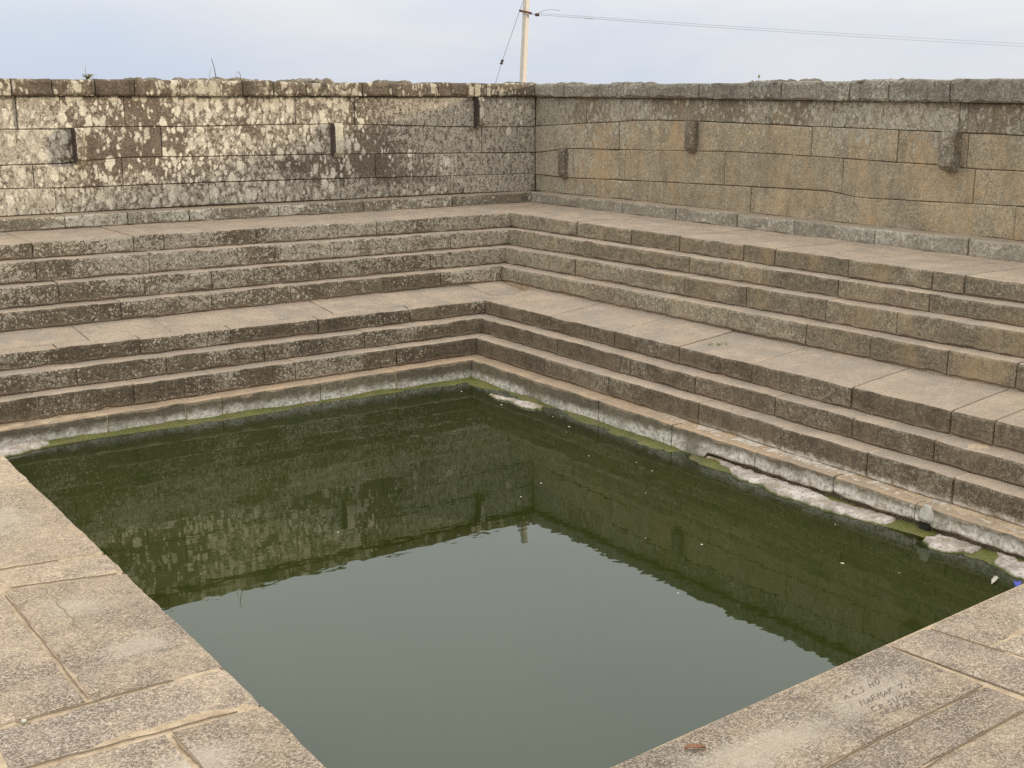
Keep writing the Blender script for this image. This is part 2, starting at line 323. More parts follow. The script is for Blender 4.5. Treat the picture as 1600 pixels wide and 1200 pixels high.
# ------------------------------------------------------------------ object helpers
def tag(o, label=None, cat=None, group=None, kind=None):
    if label: o['label'] = label
    if cat: o['category'] = cat
    if group: o['group'] = group
    if kind: o['kind'] = kind
    return o
def wpos(o):
    v = Vector((0, 0, 0))
    while o is not None: v += o.location; o = o.parent
    return v
def empty(name, loc, label=None, cat=None, group=None, kind=None):
    o = bpy.data.objects.new(name, None); o.location = loc; o.empty_display_size = .2; COL.objects.link(o)
    return tag(o, label, cat, group, kind)
def part_empty(name, parent):
    o = bpy.data.objects.new(name, None); o.parent = parent; o.empty_display_size = .1; COL.objects.link(o); return o
def build(name, verts, faces, mat, parent=None, smooth=False):
    """verts in world space; the object's origin is put at the middle of its base"""
    xs = [v[0] for v in verts]; ys = [v[1] for v in verts]; zs = [v[2] for v in verts]
    o0 = Vector(((min(xs)+max(xs))/2, (min(ys)+max(ys))/2, min(zs)))
    me = bpy.data.meshes.new(name); me.from_pydata([tuple(Vector(v)-o0) for v in verts], [], faces)
    bm = bmesh.new(); bm.from_mesh(me); bmesh.ops.recalc_face_normals(bm, faces=bm.faces); bm.to_mesh(me); bm.free()
    me.materials.append(mat)
    if smooth:
        for f in me.polygons: f.use_smooth = True
    o = bpy.data.objects.new(name, me); COL.objects.link(o)
    if parent is not None: o.parent = parent; o.location = o0 - wpos(parent)
    else: o.location = o0
    return o
def box(x0, x1, y0, y1, z0, z1):
    v = [(x, y, z) for x in (x0, x1) for y in (y0, y1) for z in (z0, z1)]
    f = [(0, 1, 3, 2), (4, 6, 7, 5), (0, 4, 5, 1), (2, 3, 7, 6), (0, 2, 6, 4), (1, 5, 7, 3)]
    return v, f
def tube(pts, rad, n=6):
    V, F = [], []
    pts = [Vector(p) for p in pts]
    for i, p in enumerate(pts):
        dr = (pts[min(i+1, len(pts)-1)]-pts[max(i-1, 0)]).normalized()
        a = dr.cross(Vector((0, 0, 1)) if abs(dr.z) < .9 else Vector((1, 0, 0))).normalized(); b = dr.cross(a)
        r = rad[i] if isinstance(rad, (list, tuple)) else rad
        for k in range(n):
            q = 2*math.pi*k/n; V.append(p + a*math.cos(q)*r + b*math.sin(q)*r)
        if i:
            for k in range(n): F.append(((i-1)*n+k, (i-1)*n+(k+1) % n, i*n+(k+1) % n, i*n+k))
    F.append(tuple(range(n-1, -1, -1))); F.append(tuple(range((len(pts)-1)*n, len(pts)*n)))
    return V, F
def join(lst):
    V, F = [], []
    for v, f in lst:
        k = len(V); V += [tuple(q) for q in v]; F += [tuple(i+k for i in q) for q in f]
    return V, F
def nz(x, y, z, s): return noise.noise(Vector((x*s, y*s, z*s)))
def P(side, u, v, z): return (u, -v, z) if side == 'L' else (-v, u, z)

def course_stone(name, side, u0, u1, zlo, zhi, d, back, mat, parent, c=.014, gap=.005, wear=.6, step=.14, proud=0., toprough=0.):
    """one dressed block: a section (depth, height) swept along the wall, ends chamfered, arrises worn unevenly"""
    if u1 < u0: u0, u1 = u1, u0
    u0 += gap; u1 -= gap
    n = max(3, int((u1-u0)/step)+1)
    us = [u0, u0+.006] + [u0+.006+(u1-u0-.012)*i/n for i in range(1, n)] + [u1-.006, u1]
    tl = [random.uniform(-.008, .008) for _ in range(3)]
    V, F = [], []
    for i, u in enumerate(us):
        end = i in (0, len(us)-1)
        hi, lo = zhi(u), zlo(u)+.003
        q = P(side, u, d, hi)
        ns = nz(*q, 2.3); n2 = nz(q[0]+9, q[1], q[2], 9.0); n3 = nz(q[0], q[1]+7, q[2], 3.5)
        chip = min(.016, max(0, nz(q[0]+5, q[1]+5, q[2], 3.3)-.38)*.13*wear)
        r = c*(1+wear*1.2*n2+wear*.5*ns); r = max(.004, r)+chip
        dd = d + proud + tl[0] + .004*ns*wear + tl[1]*(u-u0)/(u1-u0)
        hi2 = hi + tl[2]*.4 + .0045*n3*wear + .003*nz(q[0], q[1]+3, q[2], 13)*wear + (toprough*(.6*nz(q[0], q[1], 3.3, 1.7)+.8*abs(nz(q[0], q[1], 8.1, 5.5))) if toprough else 0)
        e = .005 if end else 0
        sec = [(back, lo), (back, hi2-e), ((back+dd)/2, hi2-e-.002+.004*n2), (dd-r*1.15, hi2-e), (dd-r*.35-e*.5, hi2-r*.33-e), (dd-e, hi2-r*1.1),
               (dd-e+.007*nz(q[0], q[1], hi-.1, 6), hi*.62+lo*.38), (dd-e+.007*nz(q[0]+3, q[1], hi-.2, 6), hi*.3+lo*.7), (dd-e, lo+r*.7), (dd-r*.6-e, lo)]
        V += [P(side, u, a, b) for a, b in sec]
    k = 10
    for i in range(len(us)-1):
        for j in range(k): F.append((i*k+j, i*k+(j+1) % k, (i+1)*k+(j+1) % k, (i+1)*k+j))
    F.append(tuple(range(k))); F.append(tuple(range((len(us)-1)*k, len(us)*k)))
    o = build(name, V, F, mat, parent)
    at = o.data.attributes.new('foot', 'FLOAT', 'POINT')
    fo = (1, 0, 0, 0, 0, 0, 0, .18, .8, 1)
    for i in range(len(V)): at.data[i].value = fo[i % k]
    return o

def lin(u0, z0, u1, z1):
    return lambda u: z0+(z1-z0)*(u-u0)/(u1-u0)
def poly(pts):
    pts = sorted(pts)
    def f(u):
        if u <= pts[0][0]: return pts[0][1]
        for (a, za), (b, zb) in zip(pts, pts[1:]):
            if u <= b: return za+(zb-za)*(u-a)/(b-a)
        return pts[-1][1]
    return f
def extend(js, end, lo=.9, hi=1.6):
    js = sorted(js, reverse=True)
    while js[-1]-lo*1.2 > end: js.append(js[-1]-random.uniform(lo, hi))
    return js
END = {'L': -13.0, 'R': -15.0}
Z={'copb': {'d': 0, 'zc': 1.511, 'L': (-7.4, 1.512), 'R': (-7.86, 1.463)}, 'pltop': {'d': 0.25, 'zc': 0.162, 'L': (-7.58, 0.173), 'R': (-8.15, 0.176)}, 'plbot': {'d': 0.25, 'zc': 0.005, 'L': (-7.59, 0.017), 'R': (-8.17, -0.015)}, 'bench': {'d': 1.42, 'zc': 0.016, 'L': (-7.86, 0.019), 'R': (-8.92, 0.0)}, 's2': {'d': 1.6, 'zc': -0.177, 'L': (-7.92, -0.152), 'R': (-9.06, -0.173)}, 's3': {'d': 1.78, 'zc': -0.382, 'L': (-7.98, -0.378), 'R': (-9.19, -0.339)}, 's4': {'d': 1.97, 'zc': -0.591, 'L': (-8.04, -0.6), 'R': (-9.34, -0.554)}, 'lback': {'d': 1.97, 'zc': -0.782, 'L': (-8.06, -0.8), 'R': (-9.36, -0.777)}, 'land': {'d': 2.7, 'zc': -0.871, 'L': (-8.24, -0.876), 'R': (-9.84, -0.854)}, 's6': {'d': 2.9, 'zc': -1.034, 'L': (-8.3, -1.046), 'R': (-9.99, -1.057)}, 's7': {'d': 3.1, 'zc': -1.22, 'L': (-8.36, -1.239), 'R': (-10.13, -1.236)}, 's8': {'d': 3.303, 'zc': -1.418, 'L': (-8.43, -1.464), 'R': (-10.29, -1.453)}, 'rbot': {'d': 3.303, 'zc': -1.591, 'L': (-8.44, -1.572), 'R': (-10.3, -1.58)}}
JL={'bench': [-6.48, -6.14, -5.04, -3.98, -3.45], 's2': [-6.38, -4.9, -3.43, -2.49], 's3': [-6.51, -5.75, -4.43, -2.9], 's4': [-6.84, -5.84, -4.89, -3.67, -2.87], 'land': [-7.71, -6.9, -5.93, -4.91, -3.75], 's6': [-7.6, -6.71, -5.65, -4.45], 's7': [-8.03, -7.12, -6.33, -5.39, -4.16], 's8': [-7.45, -6.68, -6.3, -5.21, -4.28]}
JR={'bench': [-2.83, -3.86, -4.68, -5.67, -6.11, -7.07, -8.02, -8.35], 's2': [-3.35, -4.25, -5.04, -6.13, -7.1, -8.13], 's3': [-3.26, -4.29, -5.19, -6.09, -7.13, -7.95], 's4': [-4.6, -6.05, -7.07, -7.82, -8.63, -9.27], 'land': [-4.01, -5.13, -6.11, -7.1, -8.24, -9.21, -9.59], 's6': [-4.4, -5.63, -6.56, -7.57, -8.44, -9.23], 's7': [-4.44, -5.52, -6.82, -7.85, -8.76, -9.56], 's8': [-4.48, -5.62, -6.7, -7.75, -8.6, -9.39]}
STROKES=[[(-6.056, -11.058), (-6.008, -11.017), (-6.02, -11.056)], [(-6.036, -11.041), (-6.014, -11.04)], [(-6.006, -11.056), (-6.001, -11.053)], [(-5.928, -11.015), (-5.935, -11.009), (-5.956, -11.019), (-5.972, -11.032), (-5.979, -11.047), (-5.97, -11.053), (-5.952, -11.047)], [(-5.942, -11.056), (-5.937, -11.053)], [(-5.866, -11.017), (-5.878, -11.012), (-5.898, -11.023), (-5.884, -11.036), (-5.905, -11.053), (-5.922, -11.05)], [(-5.843, -11.047), (-5.812, -11.007)], [(-5.814, -11.046), (-5.783, -11.005)], [(-5.828, -11.027), (-5.798, -11.026)], [(-5.739, -10.994), (-5.771, -11.015), (-5.787, -11.04), (-5.774, -11.044), (-5.746, -11.023), (-5.73, -10.998), (-5.739, -10.994)], [(-6.039, -11.151), (-6.006, -11.107), (-6.008, -11.151), (-5.975, -11.107)], [(-5.994, -11.15), (-5.947, -11.112), (-5.959, -11.15)], [(-5.974, -11.135), (-5.953, -11.135)], [(-5.945, -11.147), (-5.912, -11.104), (-5.89, -11.106), (-5.9, -11.121), (-5.929, -11.126), (-5.918, -11.147)], [(-5.902, -11.149), (-5.863, -11.104), (-5.87, -11.13), (-5.835, -11.103), (-5.867, -11.148)], [(-5.857, -11.149), (-5.81, -11.111), (-5.822, -11.148)], [(-5.838, -11.134), (-5.816, -11.134)], [(-5.809, -11.147), (-5.774, -11.103)], [(-5.746, -11.103), (-5.792, -11.125), (-5.779, -11.146)], [(-5.704, -11.111), (-5.681, -11.107), (-5.661, -11.103), (-5.715, -11.145)], [(-5.678, -11.142), (-5.691, -11.154)], [(-5.629, -11.146), (-5.593, -11.103)], [(-5.525, -11.098), (-5.565, -11.122), (-5.581, -11.14), (-5.568, -11.145), (-5.55, -11.131), (-5.561, -11.122)], [(-5.533, -11.142), (-5.528, -11.14)], [(-5.471, -11.117), (-5.49, -11.119), (-5.481, -11.105), (-5.461, -11.1), (-5.465, -11.113), (-5.501, -11.142)], [(-5.461, -11.139), (-5.455, -11.137)], [(-5.441, -11.143), (-5.408, -11.105)], [(-5.328, -11.093), (-5.37, -11.115), (-5.385, -11.133), (-5.372, -11.137), (-5.354, -11.124), (-5.365, -11.115)], [(-5.988, -11.191), (-5.995, -11.185), (-6.015, -11.193), (-6.029, -11.205), (-6.036, -11.218), (-6.027, -11.224), (-6.011, -11.22)], [(-5.998, -11.225), (-5.993, -11.223)], [(-5.986, -11.228), (-5.959, -11.192), (-5.937, -11.194), (-5.945, -11.207), (-5.973, -11.21), (-5.96, -11.228)], [(-5.934, -11.225), (-5.93, -11.223)], [(-5.865, -11.195), (-5.876, -11.189), (-5.895, -11.199), (-5.882, -11.211), (-5.902, -11.226), (-5.918, -11.223)], [(-5.841, -11.183), (-5.866, -11.216), (-5.859, -11.225), (-5.838, -11.217), (-5.811, -11.183)], [(-5.77, -11.191), (-5.78, -11.184), (-5.8, -11.195), (-5.788, -11.209), (-5.809, -11.225), (-5.825, -11.221)], [(-5.731, -11.198), (-5.738, -11.192), (-5.758, -11.199), (-5.772, -11.21), (-5.779, -11.223), (-5.769, -11.228), (-5.752, -11.224)], [(-5.735, -11.223), (-5.686, -11.186), (-5.699, -11.224)], [(-5.715, -11.209), (-5.693, -11.209)], [(-5.998, -11.252), (-6.009, -11.246), (-6.027, -11.255), (-6.014, -11.267), (-6.032, -11.281), (-6.048, -11.277)], [(-6.004, -11.279), (-5.978, -11.246), (-5.957, -11.248), (-5.964, -11.26), (-5.991, -11.263), (-5.978, -11.279)], [(-5.907, -11.251), (-5.918, -11.246), (-5.936, -11.254), (-5.923, -11.266), (-5.941, -11.28), (-5.957, -11.276)], [(-5.915, -11.279), (-5.886, -11.243), (-5.868, -11.249), (-5.897, -11.261), (-5.88, -11.269), (-5.896, -11.28), (-5.915, -11.279)], [(-5.877, -11.284), (-5.828, -11.246), (-5.843, -11.285)], [(-5.857, -11.269), (-5.836, -11.269)], [(-5.776, -11.246), (-5.802, -11.277), (-5.82, -11.284), (-5.825, -11.277)], [(-5.53, -11.041), (-5.515, -11.08), (-5.474, -11.081)], [(-5.548, -11.047), (-5.56, -11.085), (-5.522, -11.093)]]
def zline(k, side):
    q = Z[k]; e = q[side]
    f = lin(-q['d'], q['zc'], e[0], e[1])
    return lambda u: f(min(.5, max(-11.5, u)))

# ------------------------------------------------------------------ ground
g = []
H0 = -20.0
for (x0, x1, y0, y1) in ((-3000, 3000, .55, 3000), (-3000, 3000, -3000, -22.0), (-3000, H0, -22.0, .55), (.55, 3000, -22.0, .55)):
    g.append(([(x0, y0, .3), (x1, y0, .3), (x1, y1, .3), (x0, y1, .3)], [(0, 1, 2, 3)]))
for a, b in (((H0, -22), (.55, -22)), ((H0, -22), (H0, .55))):
    g.append(([(a[0], a[1], .3), (b[0], b[1], .3), (b[0], b[1], -3), (a[0], a[1], -3)], [(0, 1, 2, 3)]))
o = build('ground', *join(g), M['earth']); tag(o, 'dry bare earth outside the tank walls', None, kind='structure')

# ------------------------------------------------------------------ walls
C1 = {'L': [(-7.43, 1.144), (-6.65, 1.138), (-6.54, 1.161), (-5.39, 1.15), (-3.82, 1.157), (-3.27, 1.157), (-1.06, 1.09), (0.04, 1.082)],
      'R': [(-0.05, 1.092), (-1.19, 1.156), (-1.96, 1.185), (-2.35, 1.215), (-3.43, 1.222), (-5.21, 1.195), (-7.11, 1.175), (-7.89, 1.161)]}
C2 = {'L': [(-7.47, 0.744), (-6.69, 0.747), (-6.46, 0.77), (-6.01, 0.8), (-5.42, 0.787), (-3.66, 0.771), (-2.52, 0.752), (0.04, 0.713)],
      'R': [(-0.05, 0.715), (-0.89, 0.802), (-2.36, 0.829), (-4.11, 0.872), (-5.23, 0.867), (-6.99, 0.842), (-7.31, 0.824), (-7.92, 0.83)]}
C3 = {'L': [(-7.49, 0.481), (-6.89, 0.468), (-6.11, 0.464), (-5.02, 0.465), (-3.19, 0.448), (-2.02, 0.429), (0.04, 0.406)],
      'R': [(-0.05, 0.396), (-0.85, 0.389), (-2.37, 0.43), (-4.34, 0.474), (-5.61, 0.496), (-5.97, 0.449), (-7.4, 0.483), (-7.96, 0.496)]}
C4 = {'L': [(-7.52, 0.170), (-6.92, 0.172), (-5.04, 0.185), (-3.2, 0.168), (-1.37, 0.17), (-0.06, 0.155)],
      'R': [(0.08, 0.155), (-1.06, 0.16), (-2.38, 0.16), (-5.07, 0.16), (-5.97, 0.162), (-7.47, 0.165), (-7.99, 0.168)]}
WJ = {'L': [[-.91, -2.96, -3.82, -6.03], [-.94, -3.47, -4.52, -5.6, -6.62], [-.44, -1.36, -2.67, -4.55, -6.1], [-1.37, -3.2, -5.03, -6.9]],
      'R': [[-1.19, -3.35, -5.55, -7.15], [-1.9, -3.44, -5.26, -6.43, -7.27], [-.9, -2.03, -3.91, -5.73, -7.38], [-.71, -2.51, -4.36, -5.91, -7.87]]}
CJ = {'L': [-.91, -1.71, -2.88, -3.69, -4.15, -4.56, -5.36, -5.91, -6.37, -6.86, -7.3],
      'R': [-.75, -1.51, -2.56, -3.49, -4.34, -4.83, -5.81, -6.32, -6.81, -7.07, -8.0]}
PJ = {'L': [-1.6, -3.0, -4.23, -5.39, -6.15, -6.88], 'R': [-1.38, -2.29, -3.34, -4.4, -5.3, -6.42, -7.55]}
BOSS = {'L': [(-6.665, -6.545, .742, 1.150, .15), (-3.33, -3.195, .735, 1.168, .12), (-1.085, -.975, 1.082, 1.50, .14)],
        'R': [(-.80, -.66, .382, .80, .09), (-3.42, -3.26, .845, 1.225, .085), (-7.20, -7.02, .80, 1.185, .13)]}
wall = {}
wall['L'] = empty('stone_wall', (-6.0, .25, 0), 'tall stone wall blotched all over with white lichen, warm sunlit side of the tank', 'wall', 'walls round the tank')
wall['R'] = empty('stone_wall', (.25, -7.0, 0), 'tall tan stone wall with few lichens and orange stains, shaded side of the tank', 'wall', 'walls round the tank')
for s in 'LR':
    T = wall[s]; end = END[s]
    cb = zline('copb', s); c1, c2, c3, c4 = poly(C1[s]), poly(C2[s]), poly(C3[s]), poly(C4[s]); pb = zline('plbot', s)
    # rubble and mortar heart of the wall
    v, f = [], []
    for u in (.5, end):
        for a, z in ((-.022, -.4), (-.022, cb(u)+.02), (-.5, cb(u)+.02), (-.5, -.4)): v.append(P(s, u, a, z))
    build('wall_core', v, [(0, 1, 5, 4), (1, 2, 6, 5), (2, 3, 7, 6), (3, 0, 4, 7), (0, 3, 2, 1), (4, 5, 6, 7)], M['joint_dark'], T)
    courses = [(c1, cb), (c2, c1), (c3, c2), (c4, c3)]
    for i, (lo, hi) in enumerate(courses):
        js = [.0] + extend(WJ[s][i], end) + [end]
        if s == 'R': js[0] = -.012
        for a, b in zip(js, js[1:]):
            mt = M['wall_lit'] if s == 'L' else (M['wall_tan_top'] if i == 0 else M['wall_tan'])
            course_stone('wall_stone', s, a, b, (lambda u, q=lo: q(u)+.002), (lambda u, q=hi: q(u)-.003), 0, -.24, mt, T, c=.008, gap=.003, wear=.8, step=.2)
    # coping
    js = [(.12 if s == 'L' else -.085)] + extend(CJ[s], end, .5, 1.1) + [end]
    for i, (a, b) in enumerate(zip(js, js[1:])):
        lift = random.uniform(-.010, .012)
        course_stone('coping_stone', s, a, b, (lambda u: cb(u)-.002+.010*nz(u, 3.1, 0, 1.3)), (lambda u, l=lift: (1.688 if s == 'L' else 1.680)+l+.010*nz(u, 1.7, 0, 1.1)), .075, -.52,
                     M['coping_lit'] if s == 'L' else M['coping_grey'], T, c=.028, gap=.005, wear=1.3, step=.09, toprough=.020)
    # plinth
    js = [(-.10 if s == 'L' else -.25)] + extend(PJ[s], end) + [end]
    for a, b in zip(js, js[1:]):
        course_stone('plinth_stone', s, a, b, pb, (lambda u: zline('pltop', s)(u)-.002+.006*nz(u, 2, 5, 2)),   .25, -.05, M['plinth_lit' if s == 'L' else 'plinth_grey'], T, c=.018, gap=.006, wear=1.0)
    # lugs left standing proud of the face
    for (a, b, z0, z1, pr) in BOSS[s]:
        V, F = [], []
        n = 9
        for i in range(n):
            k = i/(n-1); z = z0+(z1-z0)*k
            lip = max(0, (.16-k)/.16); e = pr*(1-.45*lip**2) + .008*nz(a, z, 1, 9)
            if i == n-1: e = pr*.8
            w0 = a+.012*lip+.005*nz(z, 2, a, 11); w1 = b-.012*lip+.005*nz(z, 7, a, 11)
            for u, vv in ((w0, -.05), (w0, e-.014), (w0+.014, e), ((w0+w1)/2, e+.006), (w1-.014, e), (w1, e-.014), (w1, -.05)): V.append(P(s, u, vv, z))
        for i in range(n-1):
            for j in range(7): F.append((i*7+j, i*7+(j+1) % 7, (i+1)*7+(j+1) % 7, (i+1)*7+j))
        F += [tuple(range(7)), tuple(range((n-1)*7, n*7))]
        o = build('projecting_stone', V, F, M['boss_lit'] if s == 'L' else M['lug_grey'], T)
        if s == 'L':                                  # side away from the sun painted dark as shade, and bare of lichen
            o.data.materials.append(M['lug_shade'])
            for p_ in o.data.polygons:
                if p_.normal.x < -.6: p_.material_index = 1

# ------------------------------------------------------------------ steps
ORDER = ['bench', 's2', 's3', 's4', 'land', 's6', 's7', 's8']
DV = {k: Z[k]['d'] for k in Z}
steps = {}
steps['L'] = empty('stone_steps', (-6.5, -1.7, -1.6), 'dark white-spotted stone steps below the lichen-covered wall', 'steps', 'flights of steps into the tank')
steps['R'] = empty('stone_steps', (-1.7, -7.0, -1.6), 'tan-grey stone steps below the plain tan wall', 'steps', 'flights of steps into the tank')
for s in 'LR':
    T = steps[s]; end = END[s]
    # heart of the flight, seen only in the joints
    v = []
    for u in (.2, end):
        sec = [(-.1, -2.2), (-.1, -.02)]
        prev = -.02
        for k in ORDER:
            zt = zline(k, s)(u)-.012; d = DV[k]-.027
            sec += [(sec[-1][0] if len(sec) == 2 else sec[-1][0], zt), (d, zt)]
        sec[2] = (-.1, sec[2][1]); q8 = .13 if s == 'R' else .019; sec[-1] = (DV['s8']-q8, sec[-1][1]); sec += [(DV['s8']-q8, -2.2)]
        v += [P(s, u, a, b) for a, b in sec]
    n = len(sec)
    build('step_core', v, [(i, (i+1) % n, n+(i+1) % n, n+i) for i in range(n)] + [tuple(range(n)), tuple(range(n, 2*n))], M['mortar'], T)
    for i, k in enumerate(ORDER):
        zt = zline(k, s)
        zb = zline(ORDER[i+1], s) if i < 7 else ((lambda u: -1.72) if s == 'L' else (lambda u: -1.70 if u > -7.1 else zline('rbot', s)(u)-.014+.018*nz(u, 4, 0, 4)+.012*nz(u, 2, 0, 14)))
        if k == 's4': zb = lambda u: zline('lback', s)(u)
        d = DV[k]
        prev = DV[ORDER[i-1]] if i else .25
        st = part_empty('landing' if k == 'land' else ('bench' if k == 'bench' else 'step'), T)
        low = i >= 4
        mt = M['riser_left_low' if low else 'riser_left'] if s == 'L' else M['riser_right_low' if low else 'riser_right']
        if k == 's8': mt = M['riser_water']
        start = (-prev+.08) if s == 'L' else -d
        js = [start] + extend([u for u in (JL if s == 'L' else JR)[k]], end) + [end]
        back = prev-.10
        if k == 'land' and s == 'L': back = 2.555
        for a, b in zip(js, js[1:]):
            if k == 'land':
                lb = zline('lback', s)
                # the landing falls a little towards the water
                o = course_stone('stone', s, a, b, zb, zt, d, back, mt, st, c=.020, gap=.005, wear=1.3, step=.10)
                if True:
                    for vt in o.data.vertices:
                        wv = -(vt.co.x+wpos(o).x) if s == 'R' else -(vt.co.y+wpos(o).y)
                        if vt.co.z > .1 and wv < d-.05: vt.co.z += (lb((a+b)/2)-zt((a+b)/2)-.01)*(d-wv)/(d-1.97)
            else:
                sk = lambda u, q=zb: q(u)
                if k == 's8' and s == 'R' and b < -9.3 < a + .2:
                    pass
                course_stone('stone', s, a, b, sk, zt, d, back, mt, st, c=.019, gap=random.choice((.0035, .005, .008)), wear=1.35, step=.095)
        if k == 'land' and s == 'L':
            lb = zline('lback', s)
            # broad slabs behind the kerb course
            sl = [-1.9] + extend([-2.5, -4.65, -6.515, -7.36], end, 1.0, 1.8) + [end]
            for a, b in zip(sl, sl[1:]):
                a2, b2 = a-.005, b+.005
                n = 7; V = []; F = []
                tilt = random.uniform(-.003, .003)
                for jx in range(n):
                    u = b2+(a2-b2)*jx/(n-1)
                    for vv, zz in ((1.9, -.12), (1.9, 0), (2.15, 0), (2.35, 0), (2.545, -.001), (2.553, -.004), (2.553, -.12)):
                        base = lb(u)+(zt(u)-lb(u))*max(0, (min(vv, 2.70)-1.97)/.73)
                        e = -.008 if (jx in (0, n-1) and zz == 0) else 0
                        V.append((u+.004*nz(vv, a, jx, 5), -vv, base+zz+e+tilt+.005*nz(u, vv, 0, 2.5)))
                for jx in range(n-1):
                    for q in range(7): F.append((jx*7+q, jx*7+(q+1) % 7, (jx+1)*7+(q+1) % 7, (jx+1)*7+q))
                F += [tuple(range(7)), tuple(range((n-1)*7, n*7))]
                build('slab', V, F, M['riser_left'], st)

# plaster lump and drain mouth in the bottom step on the right
st = steps['R']
dp = part_empty('drain', st)
V, F = [], []
for i in range(6):
    for j in range(9):
        k = i/5; a = math.pi*j/8
        w_ = .075*(1-.35*k) if k < .8 else .035
        V.append((-3.296-math.sin(a)*(.046*(1-.7*k)+.018*nz(i*.7, j*.7, 0, 1)), -9.50-math.cos(a)*w_, -1.545+k*.115+.010*nz(i, j, 5, 1)))
for i in range(5):
    for j in range(8): F.append((i*9+j, i*9+j+1, (i+1)*9+j+1, (i+1)*9+j))
F += [tuple(range(9)), tuple(range(45, 54))]
build('plaster_lump', V, F, M['plaster'], dp, smooth=True)
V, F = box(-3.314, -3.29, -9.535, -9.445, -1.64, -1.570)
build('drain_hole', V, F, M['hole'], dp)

# ------------------------------------------------------------------ pavement round the near sides
ZD = -1.52
pav = empty('pavement', (-8.6, -11.0, ZD-.5), 'broad pitted granite paving along the two near sides of the pool', None, kind='structure')
EL = lambda y: -8.555+.004*math.sin(y*3)
ER = lambda x: -10.886+(x+7.7)*(.215/3.8)
# bed of tan mortar showing between the slabs
v = []; zt_ = ZD-.009
ring = [(-19.9, -21.9), (-3.31, -21.9), (-3.31, ER(-3.31)+.012), (-8.57, ER(-8.57)+.012), (-8.57, -3.31), (-19.9, -3.31)]
v = [(x, y, zt_) for x, y in ring] + [(x, y, -3.2) for x, y in ring]
build('mortar_bed', v, [(0, 1, 2, 3), (0, 3, 4, 5)] + [(i, (i+1) % 6, 6+(i+1) % 6, 6+i) for i in range(6)], M['mortar'], pav)

def slab(q, gap=.021, pool=(), drop=.0, tint=None, thick=.13):
    """q: four corners, anticlockwise; pool: sides on the water's edge (no joint there)"""
    q = [Vector(p) for p in q]
    m = 0
    def inset(i):
        a, b = q[i], q[(i+1) % 4]; d = (b-a).normalized(); nrm = Vector((-d.y, d.x)); g_ = 0 if i in pool else gap
        return a+nrm*g_, d
    L_ = [inset(i) for i in range(4)]
    cs = []
    for i in range(4):
        (p1, d1), (p2, d2) = L_[i-1], L_[i]
        den = d1.x*d2.y-d1.y*d2.x; t_ = ((p2.x-p1.x)*d2.y-(p2.y-p1.y)*d2.x)/den
        cs.append(p1+d1*t_)
    la = max((cs[1]-cs[0]).length, (cs[2]-cs[3]).length); lb_ = max((cs[3]-cs[0]).length, (cs[2]-cs[1]).length)
    na, nb = max(3, min(26, int(la/.11))), max(3, min(26, int(lb_/.11)))
    V, F = [], []; idx = {}
    zoff = random.uniform(-.004, .004)
    cen = sum(cs, Vector((0, 0)))/4
    for i in range(na+1):
        for j in range(nb+1):
            a, b = i/na, j/nb
            p = cs[0]*(1-a)*(1-b)+cs[1]*a*(1-b)+cs[2]*a*b+cs[3]*(1-a)*b
            eg = i in (0, na) or j in (0, nb)
            pl = (j == 0 and 0 in pool) or (i == na and 1 in pool) or (j == nb and 2 in pool) or (i == 0 and 3 in pool)
            k = .011 if pl else .006
            x = p.x+(k*nz(p.x, p.y, 1, 6)+k*.7*nz(p.x, p.y, 4, 15) if eg else 0); y = p.y+(k*nz(p.x, p.y, 2, 6)+k*.7*nz(p.x, p.y, 5, 15) if eg else 0)
            idx[i, j] = len(V); V.append((x, y, ZD+zoff-drop+.006*nz(p.x, p.y, 0, 2.2)+.003*nz(p.x, p.y, 3, 8)-(.006 if eg else 0)))
    for i in range(na):
        for j in range(nb): F.append((idx[i, j], idx[i+1, j], idx[i+1, j+1], idx[i, j+1]))
    per = [(i, 0) for i in range(na)] + [(na, j) for j in range(nb)] + [(i, nb) for i in range(na, 0, -1)] + [(0, j) for j in range(nb, 0, -1)]
    r1, r2 = [], []
    for (i, j) in per:
        x, y, z = V[idx[i, j]]; dr = (Vector((x, y))-cen).normalized()
        r1.append(len(V)); V.append((x+dr.x*.007, y+dr.y*.007, z-.011))
        r2.append(len(V)); V.append((x+dr.x*.009, y+dr.y*.009, z-thick))
    m = len(per)
    for k in range(m):
        k2 = (k+1) % m
        F.append((idx[per[k]], idx[per[k2]], r1[k2], r1[k])); F.append((r1[k], r1[k2], r2[k2], r2[k]))
    F.append(tuple(r2))
    return build('paving_stone', V, F, M['granite'], pav)

ex = -8.552
# left side, running away along the pool
slab([(-9.62, -4.75), (ex, -4.82), (ex, -3.34), (-9.62, -3.34)], pool=(1,))
slab([(-9.62, -6.60), (ex, -6.765), (ex, -4.82), (-9.62, -4.75)], pool=(1,))
slab([(-10.9, -6.45), (-9.62, -6.60), (-9.62, -4.2), (-10.9, -4.1)])
slab([(-10.9, -4.1), (-9.62, -4.2), (-9.62, -3.34), (-10.9, -3.34)])
slab([(-10.4, -6.75), (ex, -7.19), (ex, -6.765), (-10.4, -6.49)], pool=(1,))
big_slab = slab([(-9.265, -8.845), (ex, -8.855), (ex, -7.19), (-9.29, -7.02)], pool=(1,))
slab([(-10.6, -8.86), (-9.265, -8.845), (-9.29, -7.02), (-10.6, -6.72)])
slab([(-9.80, -9.31), (ex, -9.375), (ex, -8.855), (-9.76, -8.85)], pool=(1,))
slab([(-10.9, -9.30), (-9.80, -9.31), (-9.76, -8.85), (-10.9, -8.86)])
slab([(-9.03, -10.7), (ex, -10.93), (ex, -9.375), (-9.045, -9.36)], pool=(1,))
slab([(-10.5, -10.7), (-9.03, -10.7), (-9.045, -9.36), (-10.5, -9.31)])
